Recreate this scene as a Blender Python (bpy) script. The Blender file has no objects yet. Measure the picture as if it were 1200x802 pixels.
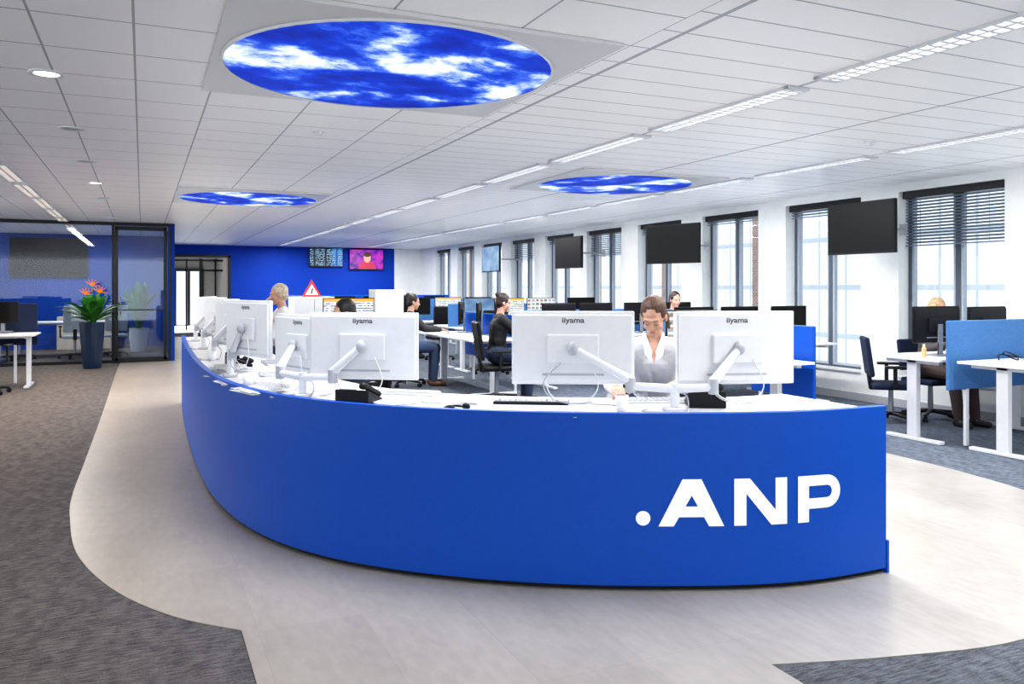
import bpy,bmesh,math,random
from mathutils import Vector,Matrix
random.seed(4)
S=bpy.context.scene; COL=S.collection
V=Vector
def link(o): COL.objects.link(o); return o

# ------------------------------------------------------------ materials
def nodes(m):
    m.use_nodes=True; nt=m.node_tree; return nt,nt.nodes['Principled BSDF']
def M(name,col,rough=.5,metal=0,noise=0.06,ns=25,es=0,bump=0,coat=0,spec=None,stretch=None):
    m=bpy.data.materials.new(name); nt,b=nodes(m)
    b.inputs['Roughness'].default_value=rough; b.inputs['Metallic'].default_value=metal
    if spec is not None: b.inputs['Specular IOR Level'].default_value=spec
    if coat: b.inputs['Coat Weight'].default_value=coat
    tc=nt.nodes.new('ShaderNodeTexCoord'); n=nt.nodes.new('ShaderNodeTexNoise')
    n.inputs['Scale'].default_value=ns; n.inputs['Detail'].default_value=4
    if stretch:
        mp=nt.nodes.new('ShaderNodeMapping'); mp.inputs['Scale'].default_value=stretch; nt.links.new(tc.outputs['Object'],mp.inputs[0]); nt.links.new(mp.outputs[0],n.inputs['Vector'])
    else: nt.links.new(tc.outputs['Object'],n.inputs['Vector'])
    r=nt.nodes.new('ShaderNodeValToRGB'); nt.links.new(n.outputs['Fac'],r.inputs['Fac'])
    r.color_ramp.elements[0].position=.3; r.color_ramp.elements[1].position=.7
    r.color_ramp.elements[0].color=[c*(1-noise) for c in col]+[1]
    r.color_ramp.elements[1].color=[min(1,c*(1+noise)) for c in col]+[1]
    nt.links.new(r.outputs['Color'],b.inputs['Base Color'])
    if es:
        nt.links.new(r.outputs['Color'],b.inputs['Emission Color']); b.inputs['Emission Strength'].default_value=es
    if bump:
        bp=nt.nodes.new('ShaderNodeBump'); bp.inputs['Strength'].default_value=bump; bp.inputs['Distance'].default_value=.01
        nt.links.new(n.outputs['Fac'],bp.inputs['Height']); nt.links.new(bp.outputs['Normal'],b.inputs['Normal'])
    return m
class NG:
    def __init__(s,nt): s.nt=nt
    def m(s,op,a,b=0):
        n=s.nt.nodes.new('ShaderNodeMath'); n.operation=op
        for i,v in enumerate((a,b)):
            if isinstance(v,(int,float)): n.inputs[i].default_value=v
            else: s.nt.links.new(v,n.inputs[i])
        return n.outputs[0]
    def line(s,c,sp,off,w):
        return s.m('LESS_THAN',s.m('FRACT',s.m('DIVIDE',s.m('SUBTRACT',c,off-w/2),sp)),w/sp)
    def mix(s,f,a,b,bt='MIX'):
        n=s.nt.nodes.new('ShaderNodeMix'); n.data_type='RGBA'; n.blend_type=bt
        for i,v in ((0,f),(6,a),(7,b)):
            if isinstance(v,(int,float)): n.inputs[i].default_value=v
            elif isinstance(v,(tuple,list)): n.inputs[i].default_value=list(v)+[1]
            else: s.nt.links.new(v,n.inputs[i])
        return n.outputs[2]
    def xyz(s):
        tc=s.nt.nodes.new('ShaderNodeTexCoord'); sp=s.nt.nodes.new('ShaderNodeSeparateXYZ')
        s.nt.links.new(tc.outputs['Object'],sp.inputs[0]); return tc.outputs['Object'],sp.outputs[0],sp.outputs[1],sp.outputs[2]
    def noise(s,vec,sc,det=4,dist=0,scale=None,rough=.5):
        n=s.nt.nodes.new('ShaderNodeTexNoise'); n.inputs['Scale'].default_value=sc; n.inputs['Detail'].default_value=det
        n.inputs['Distortion'].default_value=dist; n.inputs['Roughness'].default_value=rough
        if scale:
            mp=s.nt.nodes.new('ShaderNodeMapping'); mp.inputs['Scale'].default_value=scale; s.nt.links.new(vec,mp.inputs[0]); vec=mp.outputs[0]
        s.nt.links.new(vec,n.inputs['Vector']); return n.outputs['Fac']
    def ramp(s,f,stops):
        r=s.nt.nodes.new('ShaderNodeValToRGB'); s.nt.links.new(f,r.inputs[0]); e=r.color_ramp.elements
        while len(e)<len(stops): e.new(.5)
        for i,(p,c) in enumerate(stops): e[i].position=p; e[i].color=list(c)+[1]
        return r.outputs[0]
    def ell(s,x,z,cx,cz,rx,rz):
        a=s.m('POWER',s.m('ABSOLUTE',s.m('DIVIDE',s.m('SUBTRACT',x,cx),rx)),2); b=s.m('POWER',s.m('ABSOLUTE',s.m('DIVIDE',s.m('SUBTRACT',z,cz),rz)),2)
        return s.m('LESS_THAN',s.m('ADD',a,b),1)

def mat_ceiling():
    m=bpy.data.materials.new('ceiling_tiles'); nt,b=nodes(m); g=NG(nt); o,x,y,z=g.xyz()
    left=g.m('LESS_THAN',x,.41); right=g.m('GREATER_THAN',x,2.39); mid=g.m('SUBTRACT',g.m('SUBTRACT',1,left),right)
    l1=g.m('MAXIMUM',g.line(x,.45,.41,.012),g.line(y,.6,.2,.012))
    l2=g.m('MAXIMUM',g.line(x,.66,.41,.012),g.line(y,.49,3.70,.012))
    l3=g.m('MAXIMUM',g.line(x,1.34,2.52,.03),g.line(y,.30,.1,.012))
    mk=g.m('ADD',g.m('ADD',g.m('MULTIPLY',l1,left),g.m('MULTIPLY',l2,mid)),g.m('MULTIPLY',l3,right))
    n=g.noise(o,120,2); base=g.ramp(n,[(.3,(.94,.945,.95)),(.7,(.99,.99,.99))])
    c=g.mix(mk,base,(.40,.41,.45)); nt.links.new(c,b.inputs['Base Color']); b.inputs['Roughness'].default_value=.4
    return m
def mat_vinyl():
    m=bpy.data.materials.new('vinyl_floor'); nt,b=nodes(m); g=NG(nt); o,x,y,z=g.xyz()
    n=g.noise(o,2.4,9,.3,(1,.45,1),.62); n2=g.noise(o,22,5,.2,(1,.35,1))
    c1=g.ramp(n,[(.3,(.37,.345,.315)),(.7,(.50,.475,.44))]); c2=g.ramp(n2,[(.35,(.39,.37,.34)),(.65,(.50,.48,.45))])
    c=g.mix(.4,c1,c2)
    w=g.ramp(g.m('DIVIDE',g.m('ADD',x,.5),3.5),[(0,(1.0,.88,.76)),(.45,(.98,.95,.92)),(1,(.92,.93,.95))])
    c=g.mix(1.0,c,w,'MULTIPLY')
    px=g.m('FLOOR',g.m('DIVIDE',x,.457)); py=g.m('FLOOR',g.m('DIVIDE',y,.914)); t=g.m('FRACT',g.m('MULTIPLY',g.m('SINE',g.m('ADD',g.m('MULTIPLY',px,12.9),g.m('MULTIPLY',py,78.2))),437.5))
    tc=g.ramp(t,[(0,(.93,.93,.93)),(1,(1,1,1))]); c=g.mix(1.0,c,tc,'MULTIPLY')
    l=g.m('MAXIMUM',g.line(x,.457,0,.003),g.line(y,.914,0,.003)); c=g.mix(g.m('MULTIPLY',l,.3),c,(.25,.22,.2))
    nt.links.new(c,b.inputs['Base Color']); b.inputs['Roughness'].default_value=.32
    return m
def mat_carpet():
    m=bpy.data.materials.new('carpet'); nt,b=nodes(m); g=NG(nt); o,x,y,z=g.xyz()
    n=g.noise(o,120,3); n2=g.noise(o,14,5,.6,(1,.45,1)); n3=g.noise(o,50,3,0,(.25,1.6,1))
    c=g.ramp(n,[(.32,(.03,.03,.032)),(.70,(.38,.37,.37))]); c2=g.ramp(n2,[(.42,(.06,.06,.062)),(.60,(.30,.29,.29))]); c3=g.ramp(n3,[(.40,(.06,.06,.065)),(.62,(.31,.305,.31))])
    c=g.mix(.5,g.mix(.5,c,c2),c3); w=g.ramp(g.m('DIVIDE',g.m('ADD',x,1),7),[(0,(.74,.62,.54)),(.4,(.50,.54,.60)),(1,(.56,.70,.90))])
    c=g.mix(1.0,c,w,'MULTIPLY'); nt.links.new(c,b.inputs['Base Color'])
    b.inputs['Roughness'].default_value=.95
    bp=nt.nodes.new('ShaderNodeBump'); bp.inputs['Strength'].default_value=.5; bp.inputs['Distance'].default_value=.01
    nt.links.new(n,bp.inputs['Height']); nt.links.new(bp.outputs[0],b.inputs['Normal']); return m
def mat_sky():
    m=bpy.data.materials.new('sky_print'); nt,b=nodes(m); g=NG(nt); o,x,y,z=g.xyz()
    n=g.noise(o,1.7,14,.12,(1,1.25,1),.64); big=g.noise(o,1.0,2,0)
    f=g.m('ADD',g.m('MULTIPLY',n,.75),g.m('MULTIPLY',big,.25))
    c=g.ramp(f,[(.0,(0,.006,.16)),(.40,(.0,.020,.36)),(.48,(.0,.045,.56)),(.52,(.05,.15,.75)),(.555,(.42,.56,.96)),(.60,(.95,.97,1))])
    b.inputs['Base Color'].default_value=(0,0,0,1); nt.links.new(c,b.inputs['Emission Color']); b.inputs['Emission Strength'].default_value=.95
    b.inputs['Roughness'].default_value=.6; b.inputs['Specular IOR Level'].default_value=.2
    return m
def mat_glass(name,f=.06,tint=(1,1,1)):
    m=bpy.data.materials.new(name); m.use_nodes=True; nt=m.node_tree; nt.nodes.clear()
    o=nt.nodes.new('ShaderNodeOutputMaterial'); mx=nt.nodes.new('ShaderNodeMixShader'); t=nt.nodes.new('ShaderNodeBsdfTransparent')
    gl=nt.nodes.new('ShaderNodeBsdfGlossy'); gl.inputs['Roughness'].default_value=.02; t.inputs[0].default_value=list(tint)+[1]
    mx.inputs[0].default_value=f; nt.links.new(t.outputs[0],mx.inputs[1]); nt.links.new(gl.outputs[0],mx.inputs[2]); nt.links.new(mx.outputs[0],o.inputs[0])
    return m
def mat_facade():
    m=bpy.data.materials.new('street_facade'); nt,b=nodes(m); g=NG(nt); o,x,y,z=g.xyz()
    br=nt.nodes.new('ShaderNodeTexBrick'); cx=nt.nodes.new('ShaderNodeCombineXYZ'); nt.links.new(y,cx.inputs[0]); nt.links.new(z,cx.inputs[1]); nt.links.new(cx.outputs[0],br.inputs['Vector'])
    br.inputs['Scale'].default_value=5; br.inputs['Color1'].default_value=(.12,.07,.06,1); br.inputs['Color2'].default_value=(.18,.11,.09,1); br.inputs['Mortar'].default_value=(.3,.27,.26,1)
    pil=g.line(y,4.2,.2,.5); hz=g.line(z,1.15,.35,.12); vt=g.line(y,.82,.1,.06)
    gl=g.mix(g.m('MULTIPLY',g.m('MAXIMUM',hz,vt),.8),(.52,.57,.61),(.24,.29,.34))
    c=g.mix(pil,gl,br.outputs['Color']); nt.links.new(c,b.inputs['Base Color']); b.inputs['Roughness'].default_value=.6
    return m
def mat_screen(name,kind):
    m=bpy.data.materials.new(name); nt,b=nodes(m); g=NG(nt); o,x,y,z=g.xyz()
    if kind=='dark':
        c=g.ramp(g.noise(o,2,2),[(0,(.004,.005,.008)),(1,(.014,.017,.022))]); es=.15; b.inputs['Roughness'].default_value=.3; b.inputs['Specular IOR Level'].default_value=.1
    elif kind=='text':
        rows=g.line(z,.03,0,.012); n=g.noise(o,40,1); ln=g.m('MULTIPLY',rows,g.m('GREATER_THAN',n,.46))
        c=g.mix(ln,(.78,.82,.88),(.08,.1,.2)); c=g.mix(g.m('GREATER_THAN',z,.14),c,(.9,.45,.08)); es=.95
    elif kind=='news':
        rows=g.line(z,.05,0,.018); n=g.noise(o,26,1); col=g.line(x,.36,.16,.30); ln=g.m('MULTIPLY',g.m('MULTIPLY',rows,col),g.m('GREATER_THAN',n,.45))
        bg=g.mix(g.m('GREATER_THAN',x,.18),(.004,.012,.05),(.0,.10,.40)); c=g.mix(ln,bg,(.45,.75,.85)); es=.9
    elif kind=='show':
        n=g.noise(o,4,2,.4); bgc=g.ramp(n,[(.35,(.04,.0,.28)),(.6,(.45,.03,.45))])
        c=g.mix(g.ell(x,z,.02,-.30,.30,.26),bgc,(.55,.03,.10)); c=g.mix(g.ell(x,z,.02,.06,.12,.16),c,(.80,.42,.30)); c=g.mix(g.ell(x,z,.02,.17,.125,.08),c,(.07,.03,.02)); es=1.0
    elif kind=='thumbs':
        a=g.m('MULTIPLY',g.line(x,.085,0,.06),g.line(z,.07,0,.045)); n=g.noise(o,22,1)
        cc=g.ramp(n,[(.35,(.05,.08,.15)),(.5,(.5,.35,.2)),(.65,(.3,.5,.7))]); c=g.mix(a,(.85,.87,.9),cc); es=.85
    elif kind=='blue':
        c=g.ramp(g.noise(o,3,2),[(.3,(.05,.15,.35)),(.7,(.3,.5,.7))]); es=.8
    b.inputs['Base Color'].default_value=(.01,.01,.01,1)
    nt.links.new(c,b.inputs['Emission Color']); b.inputs['Emission Strength'].default_value=es
    return m

m_ceil=mat_ceiling(); m_vinyl=mat_vinyl(); m_carpet=mat_carpet(); m_sky=mat_sky()
m_glass=mat_glass('window_glass',.03); m_pglass=mat_glass('partition_glass',.04,(.88,.92,.96)); m_fac=mat_facade()
m_blue=M('desk_blue',(.001,.078,.45),.45,noise=.04,ns=60,spec=.3)
m_wblue=M('wall_blue',(.002,.050,.42),.6,spec=.2)
m_dblue=M('wall_dark_blue',(.004,.055,.32),.6,spec=.2)
m_div=M('divider_fabric_blue',(.06,.18,.42),.9,ns=150,noise=.2,bump=.3)
m_navy=M('navy_fabric',(.006,.014,.045),.9,ns=150,noise=.2)
m_white=M('white_laminate',(.78,.78,.79),.35,noise=.02)
m_wplas=M('white_plastic',(.73,.74,.76),.35,noise=.02)
m_gplas=M('light_grey_plastic',(.44,.45,.48),.4,noise=.03)
m_louv=M('louvre_white',(.62,.63,.66),.3,noise=.02)
m_wall=M('wall_white',(.84,.86,.85),.7,noise=.03,ns=6)
m_cwall=M('corridor_grey',(.24,.23,.22),.7,noise=.05,ns=6)
m_black=M('black_plastic',(.010,.010,.012),.45,spec=.25)
m_blackm=M('black_frame',(.010,.011,.013),.35,.3)
m_grey=M('grey_metal',(.30,.32,.35),.4,.5)
m_frame=M('window_frame_grey',(.08,.10,.13),.45)
m_wframe=M('window_frame_white',(.40,.45,.52),.4)
m_blind=M('blind_slats',(.18,.22,.28),.5)
m_logo=M('logo_white',(.92,.92,.92),.4,noise=.01,es=.12)
m_txt=M('lettering_grey',(.10,.10,.12),.4)
m_paper=M('paper',(.85,.85,.84),.8,noise=.02)
m_print=M('printed_paper',(.55,.55,.56),.8,noise=.6,ns=140)
m_light=M('lamp_diffuser',(1,1,1),.5,noise=0,es=2.2)
m_warm=M('lamp_diffuser_warm',(1,.86,.70),.5,noise=0,es=1.8)
m_spot=M('spot_diffuser',(1,.97,.9),.5,noise=0,es=4)
m_off=M('lamp_off',(.45,.52,.60),.3,.4)
m_pot=M('planter_blue',(.006,.020,.055),.3)
m_leaf=M('leaf_green',(.045,.20,.035),.4,noise=.5,ns=9)
m_petal=M('petal_orange',(.9,.22,.03),.5,noise=.2)
m_soil=M('soil',(.04,.025,.015),.95,noise=.4)
m_red=M('sign_red',(.75,.03,.02),.4); m_signw=M('sign_white',(.9,.9,.88),.4)
s_dark=mat_screen('screen_dark','dark'); s_text=mat_screen('screen_text','text'); s_news=mat_screen('screen_news','news')
s_show=mat_screen('screen_show','show'); s_th=mat_screen('screen_thumbs','thumbs'); s_blue=mat_screen('screen_blue','blue')

# ------------------------------------------------------------ mesh builder
class MB:
    def __init__(s): s.bm=bmesh.new(); s.mi=0; s.n=0
    def _m(s):
        s.bm.faces.ensure_lookup_table()
        for i in range(s.n,len(s.bm.faces)): s.bm.faces[i].material_index=s.mi
        s.n=len(s.bm.faces); return s
    def box(s,c,d,R=None):
        m=Matrix.Translation(V(c))
        if R is not None: m=m@R.to_4x4()
        m=m@Matrix.Diagonal((d[0],d[1],d[2],1)); bmesh.ops.create_cube(s.bm,size=1,matrix=m); return s._m()
    def rings(s,rs,closed=True):
        vs=[[s.bm.verts.new(p) for p in r] for r in rs]; n=len(vs[0])
        for a,b in zip(vs[:-1],vs[1:]):
            for i in range(n): s.bm.faces.new((a[i],a[(i+1)%n],b[(i+1)%n],b[i]))
        if closed: s.bm.faces.new(vs[0][::-1]); s.bm.faces.new(vs[-1])
        return s._m()
    def frame(s,p1,p2):
        ax=(V(p2)-V(p1)); 
        if ax.length<1e-6: ax=V((0,0,1e-4))
        ax.normalize(); a=ax.orthogonal().normalized(); return ax,a,ax.cross(a)
    def cyl(s,p1,p2,r1,r2=None,seg=14):
        r2=r1 if r2 is None else r2; ax,a,b=s.frame(p1,p2)
        f=lambda p,r:[V(p)+(a*math.cos(t)+b*math.sin(t))*r for t in [2*math.pi*i/seg for i in range(seg)]]
        return s.rings([f(p1,r1),f(p2,r2)])
    def cap(s,p1,p2,r1,r2=None,seg=12):
        r2=r1 if r2 is None else r2; ax,a,b=s.frame(p1,p2); rs=[]
        for p,r,angs in ((V(p1),r1,(-80,-50,-22,0)),(V(p2),r2,(0,22,50,80))):
            for d in angs:
                t=math.radians(d); rs.append([p+ax*math.sin(t)*r+(a*math.cos(u)+b*math.sin(u))*r*math.cos(t) for u in [2*math.pi*i/seg for i in range(seg)]])
        return s.rings(rs)
    def ell(s,c,r,R=None,seg=14):
        rs=[]; R=R or Matrix.Identity(3)
        for d in (-85,-65,-40,-15,15,40,65,85):
            t=math.radians(d); rs.append([V(c)+R@V((r[0]*math.cos(t)*math.cos(u),r[1]*math.cos(t)*math.sin(u),r[2]*math.sin(t))) for u in [2*math.pi*i/seg for i in range(seg)]])
        return s.rings(rs)
    def tube(s,pts,r,seg=6):
        pts=[V(p) for p in pts]; out=[]
        for i in range(len(pts)-1):
            p0=pts[max(i-1,0)];p1=pts[i];p2=pts[i+1];p3=pts[min(i+2,len(pts)-1)]
            for k in range(6):
                t=k/6; out.append(.5*((2*p1)+(p2-p0)*t+(2*p0-5*p1+4*p2-p3)*t*t+(3*p1-p0-3*p2+p3)*t**3))
        out.append(pts[-1]); rs=[]; ref=V((.31,.5,.8))
        for i,p in enumerate(out):
            ax=(out[min(i+1,len(out)-1)]-out[max(i-1,0)]).normalized(); a=ax.cross(ref).normalized(); b=ax.cross(a)
            rs.append([p+(a*math.cos(u)+b*math.sin(u))*r for u in [2*math.pi*j/seg for j in range(seg)]])
        return s.rings(rs)
    def poly(s,pts):
        s.bm.faces.new([s.bm.verts.new(p) for p in pts]); return s._m()
    def prism(s,pts,z0,z1):
        return s.rings([[V((p[0],p[1],z0)) for p in pts],[V((p[0],p[1],z1)) for p in pts]])
    def mesh(s,name):
        bmesh.ops.recalc_face_normals(s.bm,faces=s.bm.faces[:]); me=bpy.data.meshes.new(name); s.bm.to_mesh(me); s.bm.free(); return me
    def obj(s,name,mats,parent=None,bevel=0,smooth=False,label=None,seg=2):
        me=s.mesh(name)
        if not isinstance(mats,(list,tuple)): mats=[mats]
        for m in mats: me.materials.append(m)
        if smooth:
            for p in me.polygons: p.use_smooth=True
        o=link(bpy.data.objects.new(name,me))
        if parent: o.parent=parent
        if bevel:
            b=o.modifiers.new('bevel','BEVEL'); b.width=bevel; b.segments=seg; b.limit_method='ANGLE'; b.angle_limit=math.radians(40)
        if label: o['label']=label
        return o
def root(name,label,cat,loc=(0,0,0),rz=0,group=None):
    e=link(bpy.data.objects.new(name,None)); e.empty_display_size=.1; e.location=loc; e.rotation_euler=(0,0,rz)
    e['label']=label; e['category']=cat
    if group: e['group']=group
    return e
def tag(o,label,cat,group=None):
    o['label']=label; o['category']=cat
    if group: o['group']=group
    return o
def copy_thing(r,loc,rz=None,label=None):
    def rec(o,par):
        c=o.copy(); COL.objects.link(c)
        if par: c.parent=par
        for ch in [x for x in o.children]: rec(ch,c)
        return c
    c=rec(r,None); c.location=loc
    if rz is not None: c.rotation_euler=(0,0,rz)
    if label: c['label']=label
    return c
def structure(o): o['kind']='structure'; return o
rad=math.radians
W=8.65; YF=26.5; H=2.8

# ------------------------------------------------------------ room shell
structure(MB().box((.5,12,-.05),(19,34,.1)).obj('floor',m_carpet))
base=[(-.406,17.9),(-.425,15.4),(-.434,10.8),(-.451,7.92),(-.46,6.6),(-.425,5.93),(-.336,5.16),(-.143,4.5),(.117,4.01),(.393,3.707)]
fr=[(2.27,2.5),(2.78,2.348),(3.41,2.236),(4.3,2.35),(5.2,2.85),(5.75,3.5),(6.0,4.2),(6.11,5.25),(6.0,6.0)]
def cr2(P,n=6):
    out=[]
    for i in range(len(P)-1):
        p0=V(P[max(i-1,0)]);p1=V(P[i]);p2=V(P[i+1]);p3=V(P[min(i+2,len(P)-1)])
        for k in range(n):
            t=k/n; q=.5*((2*p1)+(p2-p0)*t+(2*p0-5*p1+4*p2-p3)*t*t+(3*p1-p0-3*p2+p3)*t**3); out.append((q.x,q.y))
    out.append(tuple(P[-1])); return out
path=cr2(base)+[(.39,-4),(2.27,-4)]+cr2(fr)+[(3.6,6.0),(2.4,7),(1.9,9),(1.9,12.2),(2.6,14),(2.6,26.5),(.6,26.5),(.6,17.9)]
structure(MB().prism(path,.0005,.004).obj('floor.001',m_vinyl))
structure(MB().box((.5,14,H+.05),(19,44,.1)).obj('ceiling',m_ceil))
wy=[5.88+1.965*k for k in range(10)]; WZ0,WZ1=.37,2.70
mb=MB(); prev=-4
for y in wy+[YF+.4]:
    mb.box((W+.17,(prev+y)/2,H/2),(.34,y-prev,H)); prev=y+1.38
for y in wy:
    mb.box((W+.17,y+.69,WZ0/2),(.34,1.38,WZ0)); mb.box((W+.17,y+.69,(WZ1+H)/2),(.34,1.38,H-WZ1))
structure(mb.obj('wall_right',m_wall))
structure(MB().box((W-.01,11,.05),(.02,30,.10)).obj('baseboard_right',m_gplas))
for k,y in enumerate(wy):
    mb=MB(); x=W+.22; y0,y1=y,y+1.38; t=.05
    for (a,b) in ((y0,y0+t),(y1-t,y1),(y+.69-.035,y+.69+.035)): mb.box((x,(a+b)/2,(WZ0+WZ1)/2),(.09,b-a,WZ1-WZ0))
    for z in (WZ0+t/2,WZ1-t/2): mb.box((x,y+.69,z),(.088,1.38,t))
    mb.mi=1
    for a,b in ((y0+t,y+.655),(y+.725,y1-t)):
        for yy in (a+.015,b-.015): mb.box((x-.01,yy,(WZ0+WZ1)/2),(.06,.03,WZ1-WZ0-2*t))
        for z in (WZ0+t+.015,WZ1-t-.015): mb.box((x-.01,(a+b)/2,z),(.058,b-a,.03))
    mb.mi=2; mb.box((x+.01,y+.69,(WZ0+WZ1)/2),(.006,1.3,WZ1-WZ0-.08))
    mb.mi=3; mb.box((W+.1,y+.69,WZ0+.012),(.26,1.38,.022))
    structure(mb.obj('window_%d'%(k+1),[m_frame,m_wframe,m_glass,m_white]))
    b=root('venetian_blind','dark venetian blind with head box above an office window','blind',(W+.09,y+.69,WZ1),group='window blinds')
    MB().box((0,0,-.045),(.08,1.34,.09)).obj('head_box',m_blackm,b,.004)
    drop={0:.60,1:.08,2:.06,3:.08,4:.45,6:.4}.get(k,.10); mb=MB(); sp=.038; n=int(drop/sp)
    for i in range(n): mb.box((0,0,-.11-i*sp),(.036,1.30,.002),Matrix.Rotation(rad(30),3,'Y'))
    mb.box((0,0,-.11-n*sp),(.03,1.30,.015))
    for yy in (-.45,.45): mb.box((0,yy,-.1-n*sp/2),(.003,.006,n*sp))
    mb.obj('slats',m_blind,b)
XB=7.72
mb=MB(); mb.box(((2.48+XB)/2,YF+.1,H/2),(XB-2.48,.2,H)); mb.box((1.6,YF+.1,2.64),(1.76,.2,.32))
structure(mb.obj('wall_back',m_wblue))
structure(MB().box(((XB+W)/2,YF+.1,H/2),(W-XB,.2,H)).obj('wall_back_white',m_wall))
mb=MB()
for x in (.80,2.44): mb.box((x,YF-.03,1.24),(.09,.10,2.48))
mb.box((1.62,YF-.03,2.46),(1.73,.10,.08)); mb.box((1.60,YF-.02,1.2),(.05,.06,2.4))
structure(mb.obj('door_1',m_blackm))
mb=MB(); mb.box((.62,YF+3.9,1.4),(.1,7.6,2.8)); mb.box((2.75,YF+3.9,1.4),(.1,7.6,2.8)); mb.box((1.7,YF+7.7,1.4),(2.2,.1,2.8))
structure(mb.obj('wall_corridor',m_cwall))
mb=MB(); 
for x in (.95,1.4,1.9,2.35): mb.box((x,YF+4.0,1.25),(.06,.06,2.5))
for z in (2.45,2.1): mb.box((1.65,YF+4.0,z),(1.9,.06,.07))
structure(mb.obj('door_2',m_blackm))
mb=MB(); 
for x in (1.15,1.65,2.15): mb.box((x,YF+7.6,1.1),(.09,.06,2.2))
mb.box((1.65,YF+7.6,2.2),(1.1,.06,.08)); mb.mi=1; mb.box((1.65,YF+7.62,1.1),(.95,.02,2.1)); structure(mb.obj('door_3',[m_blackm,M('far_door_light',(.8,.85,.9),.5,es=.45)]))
structure(MB().box((-4.2,22.6,1.4),(9.6,.15,2.8)).obj('wall_meeting_back',m_dblue))
structure(MB().box((.56,22.2,1.4),(.08,8.5,2.8)).obj('wall_meeting_side',m_dblue))
mb=MB(); YG=17.95
mb.box((-4.2,YG,H-.03),(9.4,.06,.07)); mb.box((-4.2,YG,.03),(9.4,.06,.06))
for x in (-.53,-3.0,-5.4,-7.8,.50): mb.box((x,YG,H/2),(.05,.07,H))
mb.mi=1; mb.box((-4.2,YG,H/2),(9.3,.012,H-.1)); structure(mb.obj('wall_glass_partition',[m_blackm,m_pglass]))
d=root('glass_door','black framed glass door in the office partition','door',(0,YG-.07,0))
mb=MB()
for x in (-.47,.42): mb.box((x,0,1.37),(.06,.04,2.66))
for z in (.06,2.68): mb.box((-.025,0,z),(.95,.04,.08))
mb.box((-.025,0,1.05),(.95,.03,.02)); mb.obj('door_frame',m_blackm,d,.003)
MB().box((-.025,0,1.37),(.84,.01,2.56)).obj('glass_pane',m_pglass,d)
mb=MB(); mb.cyl((-.40,-.05,.95),(-.40,-.05,1.3),.012); mb.cyl((-.40,-.05,.98),(-.40,0,.98),.008); mb.cyl((-.40,-.05,1.27),(-.40,0,1.27),.008); mb.obj('handle',m_grey,d,smooth=True)
structure(MB().box((15.2,14,2),(.4,70,24)).obj('trim_street_building',m_fac))

# ------------------------------------------------------------ ceiling features
m_sheen=M('ceiling_panel_satin',(.66,.66,.67),.3,noise=.01)
def disc(x,y,lab,rot=0):
    r=root('sky_ceiling_light',lab,'ceiling light',(x,y,H),group='round sky ceiling panels')
    MB().box((0,0,-.012),(1.98,1.96,.022)).obj('mounting_panel',m_sheen,r,.003)
    mb=MB(); n=64; f=lambda q,z:[V((math.cos(t)*q,math.sin(t)*q,z)) for t in [2*math.pi*i/n for i in range(n)]]
    mb.rings([f(.94,-.026),f(.94,-.03)]); s=mb.obj('sky_print',m_sky,r); s.rotation_euler=(0,0,rot)
    mb=MB(); mb.rings([f(.94,-.024),f(.955,-.024),f(.955,-.036),f(.94,-.036)],False); mb.obj('rim',m_wplas,r)
    return r
disc(1.34,4.65,'large round backlit blue sky and clouds panel set in the ceiling',.4)
disc(1.40,12.2,'round backlit blue sky panel in the ceiling over the long desk',1.5)
disc(5.34,8.64,'round backlit blue sky panel in the ceiling towards the windows',2.6)
def fixture(x,y,mat=None):
    r=root('linear_ceiling_light','recessed linear ceiling light with white louvre','ceiling light',(x,y,H),group='linear ceiling lights')
    mb=MB()
    for s in (-1,1): mb.box((s*.083,0,-.010),(.014,1.58,.020)); mb.box((0,s*.77,-.010),(.18,.044,.020))
    for i in range(1,22): mb.box((0,-.79+i*.0718,-.010),(.155,.018,.016))
    mb.box((0,0,-.010),(.018,1.56,.016))
    mb.obj('louvre',m_louv,r); MB().box((0,0,-.001),(.155,1.54,.002)).obj('diffuser',mat or m_light,r); return r
f0=fixture(3.86,2.99)
ys=[2.99+1.8*k for k in range(13)]
for y in ys[1:]: copy_thing(f0,(3.86,y,H))
for y in ys[1:]: copy_thing(f0,(6.54,y,H))
f1=fixture(-1.39,8.9,m_warm)
for k in range(1,7): copy_thing(f1,(-1.39,8.9+1.8*k,H))
for k in range(7):
    r=root('downlight','round recessed ceiling spot light','ceiling light',(-.53,5.64+1.88*k,H),group='ceiling downlights')
    n=24; f=lambda q,z:[V((math.cos(t)*q,math.sin(t)*q,z)) for t in [2*math.pi*i/n for i in range(n)]]
    mb=MB(); mb.rings([f(.10,0),f(.10,-.008),f(.075,-.010),f(.07,-.002)],False); mb.obj('trim_ring',m_wplas,r,smooth=True)
    MB().cyl((0,0,-.002),(0,0,-.005),.07,seg=24).obj('lamp',m_spot if k in(0,3) else m_off,r)
for x,y in ((1.32,6.73),(5.85,5.2)):
    r=root('smoke_detector','small white round smoke detector on the ceiling','smoke detector',(x,y,H))
    mb=MB(); mb.cyl((0,0,0),(0,0,-.02),.06,.055,20); mb.cyl((0,0,-.02),(0,0,-.045),.035,.025,20); mb.obj('housing',m_wplas,r,.003)
def area(x,y,lx,ly,p,z=H-.05,col=(1,.98,.95)):
    l=bpy.data.lights.new('ceiling_lamp','AREA'); l.shape='RECTANGLE'; l.size=lx; l.size_y=ly; l.energy=p; l.color=col
    o=link(bpy.data.objects.new('ceiling_lamp',l)); o.location=(x,y,z); return o
for x in (3.86,6.54): 
    for y in (6,14,22): area(x,y,.14,7.5,145)
area(-1.39,12.5,.14,8,140,col=(1,.93,.84)); area(3.86,1.5,.14,3,55)
for x,y in ((1.34,4.65),(1.4,12.2),(5.34,8.64)): area(x,y,1.3,1.3,60,col=(.92,.96,1))
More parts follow.
